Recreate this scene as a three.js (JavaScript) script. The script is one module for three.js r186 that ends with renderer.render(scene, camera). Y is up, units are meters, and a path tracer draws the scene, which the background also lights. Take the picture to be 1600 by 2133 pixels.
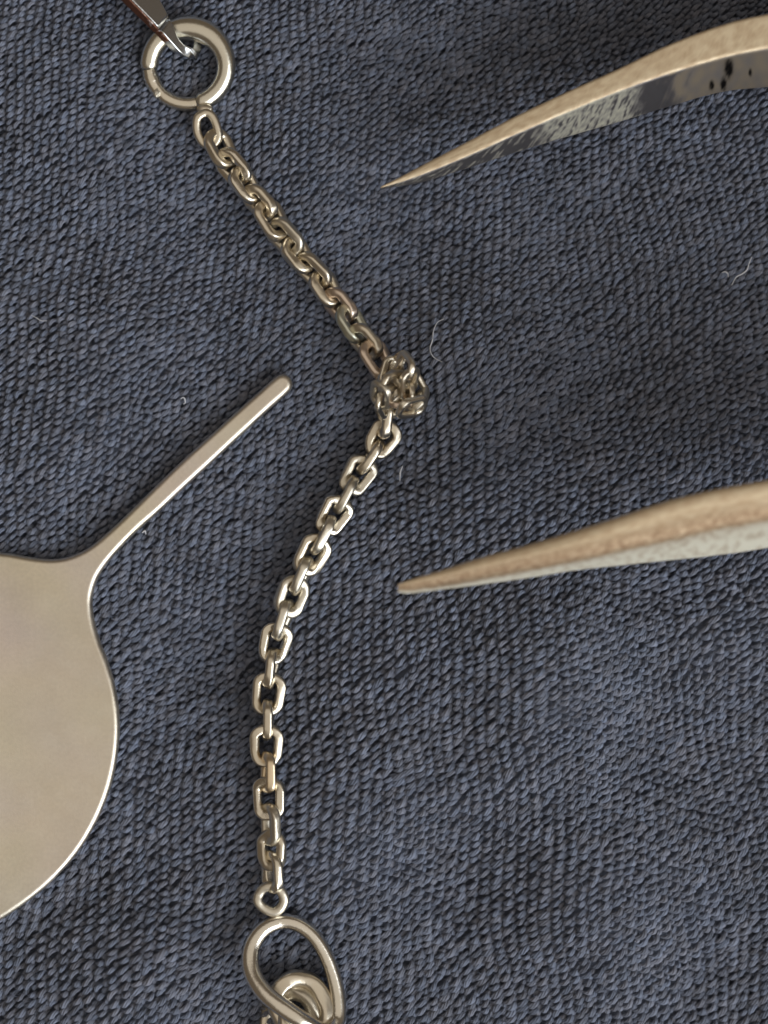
import * as THREE from 'three';
import { ImprovedNoise } from 'three/addons/math/ImprovedNoise.js';
import { mergeGeometries } from 'three/addons/utils/BufferGeometryUtils.js';
import { RectAreaLightUniformsLib } from 'three/addons/lights/RectAreaLightUniformsLib.js';

// ---------------------------------------------------------------- camera, lights, exposure
// Drawing unit: 1 u = 1/32 mm. The fabric lies in the xz plane at y = 0, x to the right, z towards the bottom of the picture.
const U = 1 / 32000;                       // metres per drawing unit
const HC = 130 * 32;                       // camera height over the fabric, in drawing units
const scene = new THREE.Scene();
scene.background = new THREE.Color().setRGB(0.12, 0.095, 0.07);   // dim warm surroundings
const camera = new THREE.PerspectiveCamera(2 * Math.atan(1066.5 / HC) * 180 / Math.PI, 0.75, 0.01, 20);
camera.position.set(0, HC * U, 0);
camera.up.set(0, 0, -1);
camera.lookAt(0, 0, 0);
camera.focus = (HC - 60) * U;
camera.userData.fStop = 19;

const renderer = new THREE.WebGLRenderer({ antialias: true });
renderer.setSize(768, 1024);
renderer.toneMapping = THREE.LinearToneMapping;
renderer.toneMappingExposure = 1;
renderer.shadowMap.enabled = true;
RectAreaLightUniformsLib.init();

function areaLight(w, h, color, intensity, pos, target) {
  const l = new THREE.RectAreaLight(color, intensity, w, h);
  l.position.set(...pos); l.lookAt(...target); scene.add(l);
  return l;
}
const WIN = { w: 0.74, h: 0.56, pos: [0.5, 0.47, 0.45], radiance: 5.3, color: new THREE.Color().setRGB(0.93, 0.97, 1.0) };
const CEIL = { w: 1.5, h: 1.5, pos: [0.05, 0.95, 0.05], radiance: 0.5, color: new THREE.Color().setRGB(1.0, 0.9, 0.77) };  // warm overhead fill, added in place of a lit ceiling
areaLight(WIN.w, WIN.h, WIN.color, WIN.radiance, WIN.pos, [0, 0, 0]);
areaLight(CEIL.w, CEIL.h, CEIL.color, CEIL.radiance, CEIL.pos, [CEIL.pos[0], 0, CEIL.pos[2]]);

// ---------------------------------------------------------------- helpers
let seed = 12345;
function rnd() { seed |= 0; seed = seed + 0x6D2B79F5 | 0; let t = Math.imul(seed ^ seed >>> 15, 1 | seed); t = t + Math.imul(t ^ t >>> 7, 61 | t) ^ t; return ((t ^ t >>> 14) >>> 0) / 4294967296; }
const rs = (a) => (rnd() * 2 - 1) * a;
const PN = new ImprovedNoise();
const noise = (x, y, z = 0) => PN.noise(x + 11.3, y + 7.7, z + 3.1);
const V = (x, y, z) => new THREE.Vector3(x, y, z);
// a spot given on the fabric's ruling (1600 by 2133 u, origin at the far left corner), carried at height h, in drawing units
function at(px, py, h = 0) { const k = (HC - h) / HC; return V((px - 800) * k, h, (py - 1066.5) * k); }
const rgb = (r, g, b) => new THREE.Color().setRGB(r, g, b);

const used = {};
function numbered(n) { const k = used[n] = (used[n] ?? -1) + 1; return k ? `${n}_${String(k).padStart(3, '0')}` : n; }
function thing(name, label, category, group) {
  const o = new THREE.Group(); o.name = numbered(name); o.userData = { label, category };
  if (group) o.userData.group = group;
  scene.add(o); return o;
}
function part(name, geo, mat, parent) {
  const m = new THREE.Mesh(geo, mat); m.name = name; m.castShadow = m.receiveShadow = true; parent.add(m); return m;
}
function finish(geo) { geo.scale(U, U, U); return geo; }

// skin a list of rings (arrays of Vector3) into one closed surface
function loft(rings, closed, capEnds = true) {
  const n = rings[0].length, pos = [], idx = [], uv = [];
  let s = 0;
  rings.forEach((r, i) => {
    if (i) s += r[0].distanceTo(rings[i - 1][0]);
    let c = 0;
    r.forEach((p, j) => { if (j) c += p.distanceTo(r[j - 1]); pos.push(p.x, p.y, p.z); uv.push(s * U, c * U); });
  });
  const m = rings.length;
  for (let i = 0; i < (closed ? m : m - 1); i++) for (let j = 0; j < n; j++) {
    const a = i * n + j, b = i * n + (j + 1) % n, c = ((i + 1) % m) * n + j, d = ((i + 1) % m) * n + (j + 1) % n;
    idx.push(a, b, c, b, d, c);
  }
  if (!closed && capEnds) for (const e of [0, m - 1]) {
    const c = rings[e].reduce((q, p) => q.add(p), V(0, 0, 0)).multiplyScalar(1 / n), k = pos.length / 3;
    pos.push(c.x, c.y, c.z); uv.push(0, 0);
    for (let j = 0; j < n; j++) e ? idx.push(k, e * n + j, e * n + (j + 1) % n) : idx.push(k, (j + 1) % n, j);
  }
  const g = new THREE.BufferGeometry();
  g.setAttribute('position', new THREE.Float32BufferAttribute(pos, 3));
  g.setAttribute('uv', new THREE.Float32BufferAttribute(uv, 2));
  g.setIndex(idx); g.computeVertexNormals();
  // make it face outwards
  let vol = 0; const P = pos;
  for (let i = 0; i < idx.length; i += 3) {
    const [a, b, c] = [idx[i] * 3, idx[i + 1] * 3, idx[i + 2] * 3];
    vol += P[a] * (P[b + 1] * P[c + 2] - P[b + 2] * P[c + 1]) - P[a + 1] * (P[b] * P[c + 2] - P[b + 2] * P[c]) + P[a + 2] * (P[b] * P[c + 1] - P[b + 1] * P[c]);
  }
  if (vol < 0) { for (let i = 0; i < idx.length; i += 3) [idx[i], idx[i + 1]] = [idx[i + 1], idx[i]]; g.setIndex(idx); g.computeVertexNormals(); }
  return g;
}
// a wire along points: prof(i, f) gives the section as [across, up] pairs; up0 fixes the section's up direction
function wire(pts, closed, prof, up0) {
  const n = pts.length, rings = [];
  let up = up0 ? up0.clone() : null;
  for (let i = 0; i < n; i++) {
    const a = closed ? pts[(i + n - 1) % n] : pts[Math.max(0, i - 1)], b = closed ? pts[(i + 1) % n] : pts[Math.min(n - 1, i + 1)];
    const t = b.clone().sub(a).normalize();
    if (!up) up = Math.abs(t.y) < 0.9 ? V(0, 1, 0) : V(1, 0, 0);
    const u = (up0 || up).clone().addScaledVector(t, -(up0 || up).dot(t)).normalize();
    if (!up0) up = u;
    const s = V(0, 0, 0).crossVectors(t, u);
    rings.push(prof(i, i / (closed ? n : n - 1)).map(([x, y]) => pts[i].clone().addScaledVector(s, x).addScaledVector(u, y)));
  }
  return loft(rings, closed);
}
function round(r, n = 12, e = 2) {   // a round section; e above 2 squares it off
  return Array.from({ length: n }, (_, k) => { const a = (k + 0.5) / n * Math.PI * 2, c = Math.cos(a), s = Math.sin(a); return [Math.sign(c) * Math.abs(c) ** (2 / e) * r, Math.sign(s) * Math.abs(s) ** (2 / e) * r]; });
}
function roundSpaced(w, h, r, seg = 3) {   // rounded rectangle section
  const out = [];
  for (const [sx, sy, a0] of [[1, 1, 0], [-1, 1, 90], [-1, -1, 180], [1, -1, 270]])
    for (let k = 0; k <= seg; k++) { const a = (a0 + 90 * k / seg) * Math.PI / 180; out.push([sx * (w / 2 - r) + Math.cos(a) * r, sy * (h / 2 - r) + Math.sin(a) * r]); }
  return out;
}
const spline = (pts, n, closed = false, tension = 0.5) => { const a = new THREE.CatmullRomCurve3(pts, closed, 'catmullrom', tension).getSpacedPoints(n); if (closed) a.pop(); return a; };

// textures of plain noise, tiled over real lengths
function noiseTexture(size, f, srgb = false) {
  const d = new Uint8Array(size * size * 4);
  for (let y = 0; y < size; y++) for (let x = 0; x < size; x++) {
    const c = f(x / size, y / size), i = (y * size + x) * 4, a = Array.isArray(c) ? c : [c, c, c];
    for (let k = 0; k < 4; k++) d[i + k] = Math.max(0, Math.min(255, a[k] * 255));
    d[i + 3] = 255;
  }
  const t = new THREE.DataTexture(d, size, size);
  t.wrapS = t.wrapT = THREE.RepeatWrapping; t.magFilter = THREE.LinearFilter; t.minFilter = THREE.LinearFilter;
  if (srgb) t.colorSpace = THREE.SRGBColorSpace;
  t.needsUpdate = true; return t;
}
function tiled(x, y, f, s) {   // noise that closes on itself over the unit square
  const a = noise(x * f, y * f, s), b = noise((x - 1) * f, y * f, s), c = noise(x * f, (y - 1) * f, s), d = noise((x - 1) * f, (y - 1) * f, s);
  return (a * (1 - x) + b * x) * (1 - y) + (c * (1 - x) + d * x) * y;
}
const fbm = (x, y, f, s) => tiled(x, y, f, s) + 0.5 * tiled(x, y, f * 2.1, s + 5) + 0.25 * tiled(x, y, f * 4.3, s + 9);

// ---------------------------------------------------------------- the knitted fabric
const bumps = [   // soft swells and hollows of the cloth: x, z, reach, height
  [1020, 1500, 330, 70], [1000, 800, 190, 44], [880, 520, 150, -26], [800, 940, 120, -22], [1180, 1330, 170, 26], [960, 1480, 130, -22], [700, 1760, 220, 26],
  [960, 1800, 170, -30], [1260, 1850, 190, 40], [300, 2040, 190, 44], [1380, 1560, 150, -22], [480, 1400, 140, -26], [220, 700, 190, 30], [420, 560, 150, -14],
  [1250, 430, 190, -22], [110, 900, 120, 12], [1450, 800, 200, 26], [640, 300, 170, 18], [1050, 90, 220, -24], [180, 230, 170, 26], [1520, 1330, 150, 22], [1480, 2080, 170, -24],
];
function underTool(px, pz) {   // 1 where the pin tool presses the cloth flat
  const d1 = Math.hypot(px + 196, pz - 1536) - 430, ux = 0.7315, uz = -0.6818, k = Math.max(0, Math.min(560, (px - 190) * ux + (pz - 1172) * uz));
  const d2 = Math.hypot(px - 190 - k * ux, pz - 1172 - k * uz) - 24, d = Math.min(d1, d2), v = Math.max(0, Math.min(1, 1 - d / 130));
  return v * v * (3 - 2 * v);
}
function fabricHeight(x, z) {   // drawing units
  let h = 10 * noise(x / 330, z / 330, 1) + 5 * noise(x / 120, z / 120, 5);
  for (const [bx, bz, r, a] of bumps) { const dx = x + 800 - bx, dz = z + 1066 - bz; h += 1.7 * a * Math.exp(-(dx * dx + dz * dz) / (r * r)); }
  const u = underTool(x + 800, z + 1066.5);
  return h * (1 - u) + 6 * u;
}
const onCloth = (px, py) => fabricHeight(px - 800, py - 1066.5);

const yarnMat = new THREE.MeshPhysicalMaterial({ color: rgb(0.162, 0.18, 0.236), roughness: 0.85, sheen: 0.5, sheenRoughness: 0.5, sheenColor: rgb(0.35, 0.4, 0.5) });
const clothMat = new THREE.MeshStandardMaterial({ color: rgb(0.162, 0.18, 0.236), roughness: 1 });
{
  const cloth = new THREE.Group(); cloth.name = 'knit_fabric';
  cloth.userData = { kind: 'structure', label: 'navy blue knitted jersey fabric lying under the chain', category: 'fabric' };
  scene.add(cloth);
  const g = new THREE.PlaneGeometry(3400, 4200, 136, 168); g.rotateX(-Math.PI / 2);
  const p = g.attributes.position;
  for (let i = 0; i < p.count; i++) p.setY(i, fabricHeight(p.getX(i), p.getZ(i)) - 34);
  g.computeVertexNormals();
  part('backing_cloth', finish(g), clothMat, cloth);

  // one leg of a knitted loop: a short plied yarn of a few twisted strands whose two ends dive into the cloth
  function leg(len, r, bend, s) {
    const n = 10, strands = [];
    for (let k = 0; k < 5; k++) {
      const pts = [], own = 0.8 + 0.35 * noise(k * 3.7, s * 5.1, 2), ph = k / 5 * Math.PI * 2 + s;
      for (let i = 0; i < n; i++) {
        const f = i / (n - 1) * 2 - 1, spread = r * 0.56 * (1 - 0.45 * f * f) * (1 + 0.3 * noise(f * 2 + k, s, k)), a = ph + f * 1.5;
        pts.push(V(f * len / 2 * (0.92 + 0.1 * noise(k, s * 3, 8)), 5 - 11.5 * Math.abs(f) ** 2.2 + Math.sin(a) * spread * 0.85, bend * (1 - f * f) * 3 + f * f * f * bend * 2 + Math.cos(a) * spread));
      }
      strands.push(wire(pts, false, (i, f) => round(r * 0.47 * own * (0.6 + 0.4 * Math.sin(Math.PI * f)), 6)));
    }
    return finish(mergeGeometries(strands));
  }
  const kinds = [leg(34, 6.9, 1, 0), leg(32, 6.5, -1, 1.7), leg(36, 7.0, 0.3, 3.1), leg(30, 6.2, 1.2, 4.4), leg(33, 6.6, 0.6, 5.9)];
  const lists = kinds.map(() => []);
  const A = [26, 10], B = [25, -24];
  const KS = 0.0001;   // the knit is stretched wider towards the near edge
  for (let i = -150; i <= 150; i++) for (let j = -150; j <= 150; j++) for (let k = 0; k < 4; k++) {
    const p = i * A[0] + j * B[0] + [0, (A[0] + B[0]) / 2 + 1, A[0] / 2, B[0] / 2][k], q = i * A[1] + j * B[1] + [0, (A[1] + B[1]) / 2 - 1, A[1] / 2, B[1] / 2][k];
    const size = 0.86 * Math.exp(KS * q);
    let x = p * size, z = 0.86 / KS * (Math.exp(KS * q) - 1);
    if (Math.abs(x) > 1150 || Math.abs(z) > 1450) continue;
    x += 26 * noise(x / 300, z / 300, 20) + 4 * noise(x / 60, z / 60, 22) + rs(1.3);
    z += 26 * noise(x / 300, z / 300, 30) + 4 * noise(x / 60, z / 60, 32) + rs(1.3);
    const h = fabricHeight(x, z), e = 12;
    const nrm = V((fabricHeight(x - e, z) - fabricHeight(x + e, z)) / (2 * e), 1, (fabricHeight(x, z - e) - fabricHeight(x, z + e)) / (2 * e)).normalize();
    const turn = [41, 35, 30, 48][k] * Math.PI / 180 + 0.22 * noise(x / 260, z / 260, 40) + 0.16 * noise(x / 45, z / 45, 41) + rs(0.1);
    const turned = new THREE.Quaternion().setFromUnitVectors(V(0, 1, 0), nrm).multiply(new THREE.Quaternion().setFromAxisAngle(V(0, 1, 0), turn)).multiply(new THREE.Quaternion().setFromAxisAngle(V(0, 0, 1), rs(0.13)));
    const loose = size * (1 + 0.14 * noise(x / 70, z / 70, 50));
    const sc = V([1, 0.92, 0.8, 0.75][k] * loose * (1 + rs(0.2)), (k ? 0.85 : 1) * (1 + rs(0.18)), loose * (1 + rs(0.16)));
    const lift = [0, -0.8, -7, -7.5][k] + 1.6 * noise(x / 40, z / 40, 60) + rs(0.8);
    const m = new THREE.Matrix4().compose(V(x, h + lift, z).multiplyScalar(U), turned, sc);
    const tone = (1 + rs(0.2)) * (1 + 0.25 * noise(x / 55, z / 55, 70)), w = rs(0.05);
    lists[Math.floor(rnd() * 5)].push([m, rgb(tone * (1 + w), tone, tone * (1 - w))]);
  }
  lists.forEach((l, k) => {
    const im = new THREE.InstancedMesh(kinds[k], yarnMat, l.length); im.name = 'yarn_stitches'; im.userData.kind = 'stuff';
    l.forEach(([m, c], i) => { im.setMatrixAt(i, m); im.setColorAt(i, c); });
    im.castShadow = im.receiveShadow = true; cloth.add(im);
  });
  // loose hairs standing off the yarn
  const hair = () => { const a = rs(1), pts = spline([V(-9, 0, 0), V(-3, 3 + rs(1), a * 3), V(3, 4, -a * 2), V(9, 1 + rs(2), a * 4)], 8); return finish(wire(pts, false, (i, f) => round(0.42 * (1 - 0.5 * f), 4))); };
  const fuzzMat = new THREE.MeshStandardMaterial({ color: rgb(0.18, 0.205, 0.28), roughness: 0.8 });
  for (let v = 0; v < 3; v++) {
    const n = 3000, im = new THREE.InstancedMesh(hair(), fuzzMat, n); im.name = 'fuzz'; im.userData.kind = 'stuff';
    for (let i = 0; i < n; i++) {
      const x = rs(1100), z = rs(1400);
      im.setMatrixAt(i, new THREE.Matrix4().compose(V(x, fabricHeight(x, z) + 8 + rnd() * 3, z).multiplyScalar(U), new THREE.Quaternion().setFromEuler(new THREE.Euler(rs(0.4), rnd() * 6.3, rs(0.5))), V(1, 1, 1).multiplyScalar(0.4 + rnd() * 0.6)));
    }
    cloth.add(im);
  }
}

// ---------------------------------------------------------------- metals
const grain = noiseTexture(512, (x, y) => 0.5 + 0.28 * fbm(x, y, 40, 2) + 0.2 * (rnd() - 0.5));
const satin = noiseTexture(512, (x, y) => 0.62 + 0.16 * fbm(x, y, 9, 3) + 0.1 * fbm(x, y, 60, 6));
const patina = noiseTexture(1024, (x, y) => { const v = 0.94 + 0.05 * fbm(x, y, 3, 51) + 0.025 * fbm(x, y, 14, 53) + 0.035 * tiled(x, y, 120, 55) - 0.1 * Math.max(0, tiled(x, y, 70, 57) - 0.45); return [v, v * (0.985 + 0.02 * tiled(x, y, 5, 58)), v * (0.96 + 0.05 * tiled(x, y, 6, 59))]; }, true);
const per = (t, mm) => { const c = t.clone(); c.repeat.set(1000 / mm, 1000 / mm); c.needsUpdate = true; return c; };
function metal(c, roughness, extra = {}) { return new THREE.MeshStandardMaterial({ color: c, metalness: 1, roughness, ...extra }); }
const silverBump = per(grain, 6);
const silver = [
  metal(rgb(0.72, 0.65, 0.53), 0.3, { bumpMap: silverBump, bumpScale: 0.000012 }),
  metal(rgb(0.67, 0.62, 0.52), 0.36, { bumpMap: silverBump, bumpScale: 0.000015 }),
  metal(rgb(0.75, 0.69, 0.58), 0.26, { bumpMap: silverBump, bumpScale: 0.00001 }),
];
const pinkSilver = metal(rgb(0.72, 0.6, 0.5), 0.3, { bumpMap: silverBump, bumpScale: 0.000012 });
const greenSilver = metal(rgb(0.62, 0.63, 0.53), 0.32, { bumpMap: silverBump, bumpScale: 0.000012 });
const goldSilver = metal(rgb(0.8, 0.66, 0.47), 0.3, { bumpMap: silverBump, bumpScale: 0.000012 });
const paleSilver = metal(rgb(0.79, 0.74, 0.65), 0.22, { bumpMap: silverBump, bumpScale: 0.00001 });

// ---------------------------------------------------------------- fine chain links
// long axis along x, width along z; an eight-sided outline with softened corners, the wire slightly squared by wear
function linkShape(L, W, r, cut, kink, open = 0) {
  const x = L / 2 - r, z = W / 2 - r, c = [[x, z * (1 - cut)], [x * (1 - cut * 0.8), z], [-x * (1 - cut * 0.8), z], [-x, z * (1 - cut)], [-x, -z * (1 - cut)], [-x * (1 - cut * 0.8), -z], [x * (1 - cut * 0.8), -z], [x, -z * (1 - cut)]]
    .map(([a, b], i) => V(a + kink * Math.sin(i * 2.3), kink * Math.sin(i * 1.7 + 1), b + kink * Math.cos(i * 3.1)));
  const pts = [];
  c.forEach((p, i) => {
    const a = c[(i + 7) % 8], b = c[(i + 1) % 8], soft = L > 110 ? 22 : 9, k = Math.min(0.45, soft / p.distanceTo(a)), l = Math.min(0.45, soft / p.distanceTo(b));
    const s = p.clone().lerp(a, k), e = p.clone().lerp(b, l);
    for (let t = 0; t <= 4; t++) { const f = t / 4; pts.push(s.clone().multiplyScalar((1 - f) ** 2).addScaledVector(p, 2 * f * (1 - f)).addScaledVector(e, f * f)); }
  });
  const N = pts.length;
  return wire(pts, true, (i) => {   // the wire is filed flat here and there
    const flat = 0.5 + 0.5 * Math.sin(i / N * Math.PI * 6 + kink * 5), turn = 0.35 * Math.sin(i / N * Math.PI * 4 + kink * 3), c = Math.cos(turn), q = Math.sin(turn);
    return round(r * (1 + 0.05 * noise(i * 0.35, kink * 9, 4)), 16, 2.2 + 1.6 * flat).map(([x, y]) => [x * c - y * q, x * q + y * c]);
  }, V(0, 1, 0));
}
const linkShapes = [[90, 67, 10.2, 0.5, 0.9], [88, 66, 10.4, 0.56, 1.7], [92, 69, 10.0, 0.46, 1.3], [89, 64, 10.5, 0.6, 2.1], [91, 68, 10.1, 0.52, 1.5], [87, 67, 9.9, 0.44, 2.4]].map((a) => finish(linkShape(...a)));
// places a link: centre, heading in the cloth's plane (degrees, 0 = along x, 90 = towards the far edge), roll about its axis, dip of its axis
function link(parent, c, heading, roll, dip, mat, shape, name = 'link', s = 1) {
  const m = part(name, shape, mat, parent);
  m.position.copy(c).multiplyScalar(U);
  const R = Math.PI / 180;
  m.quaternion.setFromAxisAngle(V(0, 1, 0), heading * R).multiply(new THREE.Quaternion().setFromAxisAngle(V(0, 0, 1), dip * R)).multiply(new THREE.Quaternion().setFromAxisAngle(V(1, 0, 0), roll * R));
  m.scale.setScalar(s);
  return m;
}
const pick = () => silver[Math.floor(rnd() * 3)];
const pickShape = () => linkShapes[Math.floor(rnd() * 6)];

const necklace = thing('knotted_chain', 'fine silver cable chain tied in a tight knot, with a ring clasp at one end', 'chain');
{
  // upper run, from the clasp's eye to the knot: both sets of links lean over at about 45 degrees
  const run = new THREE.CatmullRomCurve3([[461, 310], [484, 347], [517, 391], [547, 430], [576, 470], [604, 508], [634, 545], [666, 582], [696, 622], [722, 656], [748, 694], [786, 748]].map(([x, y]) => V(x, 0, y)));
  const n = 13, pts = run.getSpacedPoints(n - 1);
  pts.forEach((p, i) => {
    const a = pts[Math.max(0, i - 1)], b = pts[Math.min(n - 1, i + 1)], heading = Math.atan2(-(b.z - a.z), b.x - a.x) * 180 / Math.PI;
    const odd = i % 2, mat = i === 9 || i === 12 ? pinkSilver : i === 10 ? greenSilver : pick();
    link(necklace, at(p.x, p.z, onCloth(p.x, p.z) + 34), heading + (odd ? 7 : -7) + rs(2), (odd ? 46 : -42) + rs(6), rs(3), mat, pickShape());
  });
  // lower run: links seen flat, joined by links seen on edge
  const flat = [[797, 914], [746, 989], [696, 1073], [650, 1156], [608, 1242], [573, 1339], [559, 1445], [555, 1553], [560, 1663], [566, 1770]];
  const tilt = [-10, -14, -20, -22, -20, -18, -12, -8, 14, 22], edge = [8, 4, 2, -8, -10, -6, 4, 16, 28, 32];
  flat.forEach(([x, y], i) => {
    const a = flat[Math.max(0, i - 1)], b = flat[Math.min(flat.length - 1, i + 1)], heading = Math.atan2(-(b[1] - a[1]), b[0] - a[0]) * 180 / Math.PI;
    link(necklace, at(x, y, onCloth(x, y) + 36), heading + rs(3), tilt[i] + rs(4), rs(4), pick(), pickShape());
    const nx = flat[i + 1] ?? [568, 1862], hx = Math.atan2(-(nx[1] - y), nx[0] - x) * 180 / Math.PI;
    const mx = (x + nx[0]) / 2, my = (y + nx[1]) / 2;
    link(necklace, at(mx, my, onCloth(mx, my) + 37), hx + rs(2), 90 - edge[i] * 1.0 + rs(4), rs(3), i === 7 ? goldSilver : pick(), pickShape());
  });
  const kx = 803, ky = 870;   // the link that leaves the knot
  link(necklace, at(kx, ky, onCloth(kx, ky) + 44), 262, 78, -8, pick(), pickShape());

  // the knot: a handful of links wound through one another
  const knot = new THREE.Group(); knot.name = 'knot'; necklace.add(knot);
  const k0 = onCloth(830, 805);
  const knotShapes = [[74, 53, 6.9, 0.5, 0.9], [72, 52, 7.1, 0.56, 1.6], [75, 54, 6.8, 0.46, 1.3]].map((a) => finish(linkShape(...a)));
  const wound = []; for (let i = 0; i < 400; i++) { const a = i / 400 * Math.PI * 2 + 0.5; wound.push(V((Math.sin(a) + 2 * Math.sin(2 * a)) * 14.6 + 833, 84 - 38 * Math.sin(3 * a) + 8 * Math.cos(a), (Math.cos(a) - 2 * Math.cos(2 * a)) * 18.6 + 810)); }
  const coil = new THREE.CatmullRomCurve3(wound, true), count = 15;
  for (let i = 0; i < count; i++) {
    const f = i / count, p = coil.getPointAt(f), d = coil.getTangentAt(f);
    link(knot, at(p.x, p.z, k0 + p.y), Math.atan2(-d.z, d.x) * 180 / Math.PI + rs(8), (i % 2 ? 48 : -42) + rs(14), Math.asin(d.y) * 180 / Math.PI + rs(6), i === 3 ? pinkSilver : pick(), knotShapes[i % 3]);
  }

  // ring clasp: stout tube, slimmer latch bar, thumb nub and eye
  const clasp = new THREE.Group(); clasp.name = 'ring_clasp'; necklace.add(clasp);
  const c0 = onCloth(391, 137) + 30;
  const ringAt = (deg, lift = 0) => { const a = deg * Math.PI / 180; return at(391 + 80 * Math.cos(a), 138 - 79 * Math.sin(a), c0 + 14 * Math.sin(a) + lift); };
  const arc = (d0, d1, n, f) => Array.from({ length: n + 1 }, (_, i) => ringAt(d0 + (d1 - d0) * i / n, 0));
  const tube = wire(arc(-76, 186, 60), false, (i, f) => round((19.5 + 5.5 * Math.exp(-(((f * 262 - 76) - 75) ** 2) / 2200)) * Math.min(1, 0.8 + 6 * Math.min(f, 1 - f) * 1.2), 18), V(0, 1, 0.1));
  part('tube', finish(tube), metal(rgb(0.72, 0.68, 0.58), 0.25, { bumpMap: silverBump, bumpScale: 0.00001 }), clasp);
  const bar = wire(arc(183, 288, 44), false, (i, f) => round(15.2 + 1.5 * Math.sin(f * 9) * (f < 0.45 ? 1 : 0) + (f < 0.5 ? 1.2 * noise(f * 22, 3) : 0), 16), V(0, 1, 0.1));
  const barMesh = part('latch', finish(bar), pick(), clasp);
  const nubP = ringAt(221, 11).addScaledVector(V(-0.7, 0, 0.7), 5);
  const nub = new THREE.IcosahedronGeometry(9, 3); { const p = nub.attributes.position; for (let i = 0; i < p.count; i++) { const k = 1 + 0.35 * noise(p.getX(i) / 5, p.getY(i) / 5, p.getZ(i) / 5); p.setXYZ(i, p.getX(i) * k * 0.8, p.getY(i) * k * 0.8, p.getZ(i) * k * 1.2); } nub.computeVertexNormals(); nub.translate(nubP.x, nubP.y, nubP.z); }
  part('latch_nub', finish(nub), silver[1], clasp);
  const eyeP = spline([[427, 236, 38], [411, 248, 40], [411, 275, 36], [424, 298, 32], [444, 303, 30], [455, 285, 32], [450, 258, 36], [440, 240, 38]].map(([x, y, h]) => at(x, y, onCloth(430, 270) + h)), 56, true);
  part('eye', finish(wire(eyeP, true, () => round(9.2, 14, 2.3), V(0, 1, 0))), silver[0], clasp);
  const weld = new THREE.SphereGeometry(15, 20, 14); weld.scale(1.15, 0.85, 0.8); const wp = at(427, 228, c0 + 2); weld.translate(wp.x, wp.y, wp.z);
  part('weld', finish(weld), silver[0], clasp);

  // the sprung-open last link and the round end ring
  const e0 = onCloth(570, 1870) + 40;
  const last = spline([[540, 1862, 2], [551, 1849, 5], [569, 1846, 7], [586, 1857, 6], [592, 1876, 4], [583, 1893, 2], [568, 1899, 1], [548, 1890, 2], [537, 1876, 4]].map(([x, y, h]) => at(x, y, e0 + h)), 60, true);
  part('end_link', finish(wire(last, true, () => round(10.4, 14, 2.4), V(0, 1, 0))), silver[1], necklace);
  const r0 = onCloth(600, 2010) + 20;
  const ring = spline([[580, 1920, 26], [546, 1938, 34], [523, 1977, 46], [525, 2024, 62], [552, 2068, 82], [596, 2103, 94], [640, 2132, 88], [676, 2148, 56], [702, 2126, 26], [704, 2080, 16], [694, 2030, 14], [676, 1984, 16], [650, 1946, 20], [616, 1923, 24]].map(([x, y, h]) => at(x, y, r0 + h)), 110, true);
  part('end_ring', finish(wire(ring, true, (i) => round(17 + 1.6 * Math.sin(i / 110 * Math.PI * 2 - 0.3), 18, 2.15), V(0, 1, 0))), paleSilver, necklace);
}

// ---------------------------------------------------------------- heavier chain hooked to the end ring
{
  const t = thing('heavy_chain', 'thicker chain of stout silver links hooked through the round end ring', 'chain');
  const shape = finish(linkShape(156, 130, 17.5, 0.62, 1.2)), small = finish(linkShape(126, 104, 16.5, 0.66, 1.0));
  const b = (x, y, h) => at(x, y, onCloth(x, y) + h);
  link(t, b(628, 2098, 52), -62, -14, 6, silver[0], shape);
  link(t, b(622, 2108, 30), -70, 24, -4, silver[1], small);
  link(t, b(572, 2142, 34), -96, 62, 4, silver[0], shape);
  link(t, b(648, 2190, 40), -84, 48, 0, silver[1], shape);
  link(t, b(600, 2246, 34), -100, -40, 0, silver[2], shape);
  link(t, b(620, 2318, 34), -86, 46, 0, silver[0], shape);
}

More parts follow.
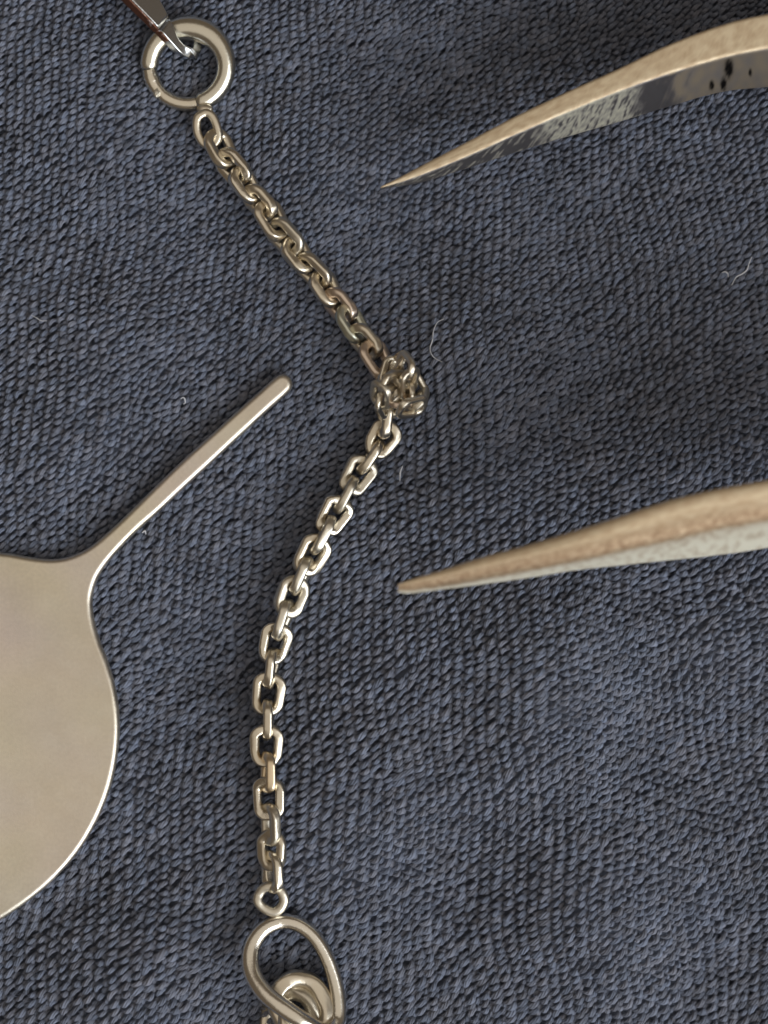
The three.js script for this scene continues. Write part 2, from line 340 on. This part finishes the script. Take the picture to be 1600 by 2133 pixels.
// ---------------------------------------------------------------- flat hook held in the clasp
{
  const t = thing('flat_hook', 'flat grey metal strip with brown tarnished edge hooked through the ring clasp', 'hook');
  const c0 = onCloth(391, 137);
  const path = spline([[130, -160, 170], [205, -65, 150], [264, 0, 126], [312, 48, 104], [348, 88, 82], [373, 113, 60], [390, 114, 40], [400, 97, 24], [398, 66, 8], [392, 34, 4]].map(([x, y, h]) => at(x, y, c0 + h)), 60);
  const wide = (f) => 118 - 98 * Math.min(1, f / 0.68) ** 1.4;
  const strip = [], rim = [];
  path.forEach((p, i) => {
    const f = i / 60, a = path[Math.max(0, i - 1)], b = path[Math.min(60, i + 1)], tan = b.clone().sub(a).normalize();
    const across = V(0.66, -0.58, -0.5); across.addScaledVector(tan, -across.dot(tan)).normalize();
    const up = V(0, 0, 0).crossVectors(across, tan).normalize(); if (f < 0.6 && up.y < 0) up.negate();
    const th = 34 - 18 * f, put = ([x, y]) => p.clone().addScaledVector(across, x).addScaledVector(up, y);
    strip.push(roundSpaced(wide(f), th, 3, 3).map(([x, y]) => put([x + wide(f) / 2, y])));
    if (f < 0.66) rim.push(roundSpaced(4, th - 6, 1.2, 2).map(([x, y]) => put([x, y - 1])));
  });
  part('strip', finish(loft(strip, false)), metal(rgb(0.62, 0.63, 0.64), 0.24, { bumpMap: per(grain, 5), bumpScale: 0.000014 }), t);
  const rust = noiseTexture(256, (x, y) => { const v = fbm(x, y, 9, 31) + 0.5 * fbm(x, y, 40, 33), k = Math.max(0, Math.min(1, (v - 0.25) * 4)); return [0.52 + 0.36 * k, 0.36 + 0.46 * k, 0.29 + 0.5 * k]; }, true);
  part('tarnished_edge', finish(loft(rim, false)), metal(rgb(1, 1, 1), 0.5, { map: per(rust, 4), bumpMap: per(grain, 3), bumpScale: 0.00003 }), t).userData.label = 'brown tarnished edge of the strip';
}

// ---------------------------------------------------------------- flat pin tool
{
  const t = thing('ejector_pin_tool', 'flat satin steel pin tool with rounded paddle head and thin straight prong', 'pin tool');
  const side = [[606, 800], [601, 813], [560, 850], [500, 905], [440, 961], [380, 1016], [330, 1063], [290, 1098], [255, 1133], [225, 1167], [203, 1199], [192, 1230], [189, 1258], [193, 1293], [205, 1335], [221, 1377], [235, 1423], [243, 1468], [246, 1512], [243, 1562], [234, 1614], [219, 1664], [198, 1712], [170, 1760], [135, 1805], [95, 1845], [50, 1881], [0, 1914]];
  const ax = [590, 800], d = [-0.7315, 0.6818];
  const mirror = ([x, y]) => { const k = (x - ax[0]) * d[0] + (y - ax[1]) * d[1], fx = ax[0] + k * d[0], fy = ax[1] + k * d[1]; return [2 * fx - x, 2 * fy - y]; };
  const half = [...side, [-60, 1944], [-125, 1964], [-196, 1971]];
  const back = []; const n0 = mirror(half[half.length - 1]);
  // the far side of the head, beyond the picture's edge: an arc joining both halves
  const p0 = half[half.length - 1], cA = [-196, 1540], R = Math.hypot(p0[0] - cA[0], p0[1] - cA[1]);
  const a0 = Math.atan2(p0[1] - cA[1], p0[0] - cA[0]); let a1 = Math.atan2(n0[1] - cA[1], n0[0] - cA[0]); if (a1 < a0) a1 += 2 * Math.PI;
  const R1 = Math.hypot(n0[0] - cA[0], n0[1] - cA[1]);
  for (let k = 1; k < 8; k++) { const a = a0 + (a1 - a0) * k / 8, r = R + (R1 - R) * k / 8; back.push([cA[0] + r * Math.cos(a), cA[1] + r * Math.sin(a)]); }
  const topSide = [[-10, 1149], [25, 1156], [62, 1163], [98, 1167], [130, 1165], [160, 1156], [190, 1140], [222, 1114], [262, 1077], [320, 1020], [380, 962], [440, 908], [500, 854], [545, 814], [566, 795], [578, 786]];
  const farTop = half.map(mirror).reverse().filter((p) => p[0] < -30);
  const loop = spline([V(597, 0, 784), V(604, 0, 791), ...[...side, [-60, 1944], [-125, 1964], [-196, 1971], ...back, ...farTop, ...topSide].map(([x, y]) => V(x, 0, y)), V(587, 0, 782)], 520, true, 0.5);
  const h0 = 14, TH = 26;
  const P = loop.map((p) => at(p.x, p.z, 36).setY(0)), n = P.length;
  const nor = P.map((p, i) => { const a = P[(i + n - 2) % n], b = P[(i + 2) % n]; return V(-(b.z - a.z), 0, b.x - a.x).normalize(); });
  let area = 0; P.forEach((p, i) => { const q = P[(i + 1) % n]; area += p.x * q.z - q.x * p.z; });
  if (area > 0) nor.forEach((v) => v.negate());
  P.forEach((p, i) => p.addScaledVector(nor[i], 2.5));
  const prof = []; const rt = 12, rb = 7;   // rounded upper and lower edges
  for (let k = 0; k <= 7; k++) { const a = Math.PI / 2 * (1 - k / 7); prof.push([-rt + rt * Math.cos(a), TH - rt * 0.8 + rt * 0.8 * Math.sin(a), Math.cos(a), Math.sin(a)]); }
  for (let k = 0; k <= 4; k++) { const a = -Math.PI / 2 * k / 4; prof.push([-rb + rb * Math.cos(a), rb + rb * Math.sin(a), Math.cos(a), Math.sin(a)]); }
  const pos = [], nn = [], uv = [], idx = [], m = prof.length;
  const lean = (x) => h0 + 2 + 0.006 * (x + 800);
  P.forEach((p, i) => prof.forEach(([o, y, c, s]) => {
    const x = p.x + nor[i].x * o, z = p.z + nor[i].z * o;
    pos.push(x, y + lean(x, z), z); nn.push(nor[i].x * c, s, nor[i].z * c); uv.push(x * U, z * U);
  }));
  for (let i = 0; i < n; i++) for (let j = 0; j < m - 1; j++) { const a = i * m + j, b = ((i + 1) % n) * m + j; idx.push(a, b, a + 1, b, b + 1, a + 1); }
  for (const [j, up] of [[0, 1], [m - 1, -1]]) {
    const ring = P.map((p, i) => new THREE.Vector2(p.x + nor[i].x * prof[j][0], p.z + nor[i].z * prof[j][0]));
    const tris = THREE.ShapeUtils.triangulateShape(ring, []), base = pos.length / 3;
    ring.forEach((v) => { pos.push(v.x, prof[j][1] + lean(v.x, v.y), v.y); nn.push(-0.006 * up, up, 0); uv.push(v.x * U, v.y * U); });
    for (const [a, b, c] of tris) { const cr = (ring[b].x - ring[a].x) * (ring[c].y - ring[a].y) - (ring[b].y - ring[a].y) * (ring[c].x - ring[a].x); (cr < 0) === (up > 0) ? idx.push(base + a, base + b, base + c) : idx.push(base + a, base + c, base + b); }
  }
  const g = new THREE.BufferGeometry();
  g.setAttribute('position', new THREE.Float32BufferAttribute(pos, 3)); g.setAttribute('normal', new THREE.Float32BufferAttribute(nn, 3)); g.setAttribute('uv', new THREE.Float32BufferAttribute(uv, 2)); g.setIndex(idx);
  part('blade', finish(g), metal(rgb(0.82, 0.765, 0.68), 0.64, { map: per(patina, 26), roughnessMap: per(satin, 9), bumpMap: per(grain, 4), bumpScale: 0.000009 }), t);
}

// ---------------------------------------------------------------- tweezers
{
  const t = thing('tweezers', 'open pair of worn steel tweezers with two pointed arms reaching over the fabric', 'tweezers');
  // stations along an arm: [x, outer top edge, inner top edge, foot of the visible face, height of the top, height of the foot]
  function arm(name, st, mat, r) {
    const S = (k) => new THREE.CatmullRomCurve3(st.map((s) => V(s[0], s[k], 0)));
    const cu = [1, 2, 3, 4, 5].map(S), N = 180, rings = [];
    for (let i = 0; i <= N; i++) {
      const f = i / N, [a, b, c, ht, hb] = cu.map((q) => q.getPoint(f));
      const A = at(a.x, a.y, ht.y), B = at(b.x, b.y, ht.y), C = at(c.x, c.y, hb.y), D = C.clone().add(A).sub(B);
      const q = [D, A, B, C], ring = [];
      q.forEach((p, k) => {
        const pa = q[(k + 3) % 4], pb = q[(k + 1) % 4], la = Math.min(0.45, r / Math.max(1, p.distanceTo(pa))), lb = Math.min(0.45, r / Math.max(1, p.distanceTo(pb)));
        const s = p.clone().lerp(pa, la), e = p.clone().lerp(pb, lb), nx = pb.clone().lerp(p, lb);
        for (let j = 0; j <= 4; j++) { const v = j / 4; ring.push(s.clone().multiplyScalar((1 - v) ** 2).addScaledVector(p, 2 * v * (1 - v)).addScaledVector(e, v * v)); }
        for (let j = 1; j < 4; j++) ring.push(e.clone().lerp(nx, j / 4));
      });
      const grind = 0.35 * noise(i * 0.9, st[0][1], 5) + 0.4 * noise(i * 0.31, 3, 5);   // hand-ground edges
      ring.forEach((p) => { p.y += grind * 0.6; p.z += grind; });
      rings.push(ring);
    }
    const g = loft(rings, false), n = rings[0].length, uv = g.attributes.uv;   // u along the arm, v round it
    for (let i = 0; i < rings.length * n; i++) uv.setXY(i, Math.floor(i / n) / N, (i % n) / n);
    return part(name, finish(g), mat, t);
  }
  const clamp01 = (v) => Math.max(0, Math.min(1, v)), step = (a, b, v) => { const k = clamp01((v - a) / (b - a)); return k * k * (3 - 2 * k); };
  // worn steel: bare metal, a painted-in dark reflection of the cloth, ground patches and pits; u runs from the tip (0) to beyond the picture (1)
  function wear(f) {
    const W = 1024, H = 256, c = new Uint8Array(W * H * 4), r = new Uint8Array(W * H * 4);
    for (let y = 0; y < H; y++) for (let x = 0; x < W; x++) {
      const [cr, cg, cb, ro] = f(x / W, y / H), i = (y * W + x) * 4;
      [cr, cg, cb, 1].forEach((v, k) => { c[i + k] = clamp01(v) * 255; }); [ro, ro, ro, 1].forEach((v, k) => { r[i + k] = clamp01(v) * 255; });
    }
    const mk = (d, srgb) => { const q = new THREE.DataTexture(d, W, H); q.magFilter = q.minFilter = THREE.LinearFilter; q.wrapS = q.wrapT = THREE.RepeatWrapping; if (srgb) q.colorSpace = THREE.SRGBColorSpace; q.needsUpdate = true; return q; };
    return { map: mk(c, true), roughnessMap: mk(r, false) };
  }
  const lerp3 = (a, b, k) => a.map((v, i) => v + (b[i] - v) * k);
  const farArm = wear((u, v) => {
    const n = noise(u * 60, v * 22, 3), fine = noise(u * 260 + v * 60, v * 50, 8), streak = noise(u * 190 + v * 40, v * 12, 12);
    let c = lerp3([0.93, 0.88, 0.79], [0.8, 0.72, 0.62], clamp01(0.35 + n * 0.6 + fine * 0.3)), ro = 0.64 + 0.12 * n + 0.1 * fine;
    if (v > 0.56 && v < 0.84) {      // inner face: the dark cloth it mirrors is put into the base colour
      const patch = step(0.265, 0.32, u + 0.02 * n + 0.015 * streak) * (1 - step(0.436, 0.466, u + 0.02 * streak + 0.02 * n + 0.01 * fine)), tip = (1 - step(0.3, 0.32, u)) * step(0.2, 0.5, streak + 0.5 * n + 0.12), far = step(0.49, 0.53, u + 0.03 * n + 0.02 * streak);
      const bare = clamp01(Math.max(patch * step(-0.6, 0.05, streak * 0.8 + 0.6 * fine + 0.3 * n), tip * 0.7));
      c = lerp3([0.56, 0.55, 0.57], [0.84, 0.84, 0.8], bare * (0.8 + 0.4 * fine)); c = lerp3(c, [0.66, 0.62, 0.57], far * (1 - bare) * clamp01(0.75 + 0.6 * n)); ro = 0.5 + 0.28 * bare + 0.2 * far * (1 - bare);
      const pit = (pu, pv, ru, rv) => Math.exp(-(((u - pu) / ru) ** 2) - ((v - pv) / rv) ** 2);
      const k = clamp01(1.6 * (pit(0.602, 0.66, 0.006, 0.03) + pit(0.593, 0.72, 0.004, 0.02) + pit(0.573, 0.715, 0.003, 0.015) + pit(0.64, 0.69, 0.002, 0.01)) * (1 + fine));
      c = lerp3(c, [0.12, 0.11, 0.11], k);
    }
    return [...c, ro];
  });
  const nearArm = wear((u, v) => {
    const n = noise(u * 60, v * 22, 33), fine = noise(u * 300, v * 70, 38), blot = noise(u * 90, v * 26, 42);
    let c = lerp3([0.95, 0.9, 0.81], [0.86, 0.78, 0.68], clamp01(0.4 + n * 0.6)), ro = 0.68 + 0.08 * n;
    if (v > 0.6 && v < 0.86) { c = lerp3([0.97, 0.97, 0.94], [0.76, 0.7, 0.62], clamp01(0.06 + 0.35 * n + 0.4 * blot + 0.5 * Math.max(0, fine - 0.2))); ro = 0.84 + 0.08 * fine; }
    const seam = Math.exp(-(((v - 0.55) / 0.07) ** 2));
    c = lerp3(c, [0.6, 0.5, 0.41], clamp01(seam * (0.6 + 0.35 * blot + 0.5 * Math.max(0, fine))));
    return [...c, ro];
  });
  const steel = metal(rgb(0.96, 0.93, 0.87), 1, { ...farArm, bumpMap: null });
  const steelNear = metal(rgb(0.97, 0.94, 0.88), 1, { ...nearArm });
  const steelPlain = metal(rgb(0.74, 0.68, 0.6), 0.45);
  arm('arm', [
    [793, 388, 392, 394, 150, 140], [865, 349, 370, 386, 162, 132], [970, 294, 328, 354, 178, 118], [1075, 239, 281, 320, 194, 106], [1180, 189, 236, 288, 208, 96], [1285, 142, 193, 258, 220, 88], [1390, 92, 156, 226, 230, 82], [1495, 52, 124, 196, 238, 80], [1600, 26, 102, 184, 246, 80],
    [1900, -10, 70, 170, 262, 84], [2400, 20, 100, 215, 280, 90], [2900, 160, 240, 350, 300, 100], [3400, 330, 405, 500, 320, 110],
  ], steel, 9);
  arm('arm', [
    [829, 1214, 1226, 1236, 352, 340], [850, 1205, 1226, 1240, 356, 332], [925, 1181, 1217, 1232, 366, 312], [1000, 1157, 1205, 1222, 376, 296], [1100, 1130, 1187, 1208, 388, 276], [1200, 1100, 1168, 1192, 398, 262], [1300, 1067, 1145, 1182, 406, 250], [1400, 1034, 1122, 1172, 412, 240], [1500, 1010, 1098, 1162, 418, 232], [1600, 992, 1080, 1147, 422, 228],
    [1900, 930, 1015, 1085, 420, 222], [2400, 800, 885, 960, 400, 190], [2900, 590, 672, 760, 360, 150], [3400, 395, 470, 560, 320, 110],
  ], steelNear, 26);
  const j = new THREE.BoxGeometry(700, 210, 150, 4, 2, 2); const jp = at(3680, 445, 215); j.translate(jp.x, jp.y, jp.z);
  part('joint', finish(j), steelPlain, t);
}

// ---------------------------------------------------------------- lint on the cloth
{
  const mat = new THREE.MeshStandardMaterial({ color: rgb(0.55, 0.56, 0.6), roughness: 0.7 });
  const lint = (label, pts, r) => {
    const p = spline(pts.map(([x, y, l = 0]) => at(x, y, onCloth(x, y) + 14 + l)), pts.length * 8);
    const m = new THREE.Mesh(finish(wire(p, false, (i, f) => round(r * (1 - 0.55 * Math.abs(f * 2 - 1)), 6))), mat);
    m.name = numbered('lint_fibre'); m.userData = { label, category: 'lint', group: 'lint fibres on the fabric' }; m.castShadow = m.receiveShadow = true; scene.add(m);
  };
  lint('longest white lint hair, bent in a hook beside the knot', [[925, 664], [911, 672], [903, 690], [901, 708], [896, 724], [898, 736, 3], [906, 746], [921, 754]], 1.5);
  lint('short straight pale lint fibre below the knot', [[839, 970], [834, 984], [833, 1002]], 1.9);
  lint('curled pale lint fibre on bare fabric between the tweezer arms', [[1566, 535], [1560, 550], [1556, 562], [1545, 571], [1534, 577], [1524, 594]], 1.8);
  lint('tiny pale lint curl beside the prong of the pin tool', [[376, 831], [383, 828], [386, 838], [382, 842]], 1.8);
  lint('tiny pale lint curl beside the curled fibre between the tweezer arms', [[1504, 568], [1510, 566], [1516, 570], [1517, 577]], 1.7);
  lint('white lint speck touching the prong near the paddle head', [[296, 1110], [302, 1106], [304, 1113]], 2);
  lint('thin pinkish lint fibre over the far side of the pin tool head', [[64, 656], [76, 662], [86, 668], [98, 668]], 1.3);
}

// ---------------------------------------------------------------- outside the picture: the window, and a glowing panel added overhead
{
  const w = thing('window', 'bright daylight window standing beside the fabric', 'window');
  w.position.set(...WIN.pos); w.lookAt(0, 0, 0);
  const pane = part('pane', new THREE.BoxGeometry(WIN.w, WIN.h, 0.004), new THREE.MeshStandardMaterial({ color: 0x222222, emissive: WIN.color, emissiveIntensity: 0.3 }), w); pane.position.z = -0.008;
  const fm = new THREE.MeshStandardMaterial({ color: rgb(0.7, 0.7, 0.68), roughness: 0.5 });
  for (const s of [-1, 1]) { part('frame', new THREE.BoxGeometry(0.03, WIN.h + 0.06, 0.03), fm, w).position.set(s * (WIN.w / 2 + 0.015), 0, -0.01); part('frame', new THREE.BoxGeometry(WIN.w, 0.03, 0.03), fm, w).position.set(0, s * (WIN.h / 2 + 0.015), -0.01); }
  const c = thing('added_ceiling_panel', 'added warm glowing panel above the fabric, standing in for the lit ceiling', 'added panel');  // no real lamp: added to give the warm light of a ceiling
  c.position.set(...CEIL.pos);
  part('glowing_sheet', new THREE.BoxGeometry(CEIL.w, 0.01, CEIL.h), new THREE.MeshStandardMaterial({ color: 0x333333, emissive: CEIL.color, emissiveIntensity: 0.08 }), c).position.y = 0.01;
}

renderer.render(scene, camera);
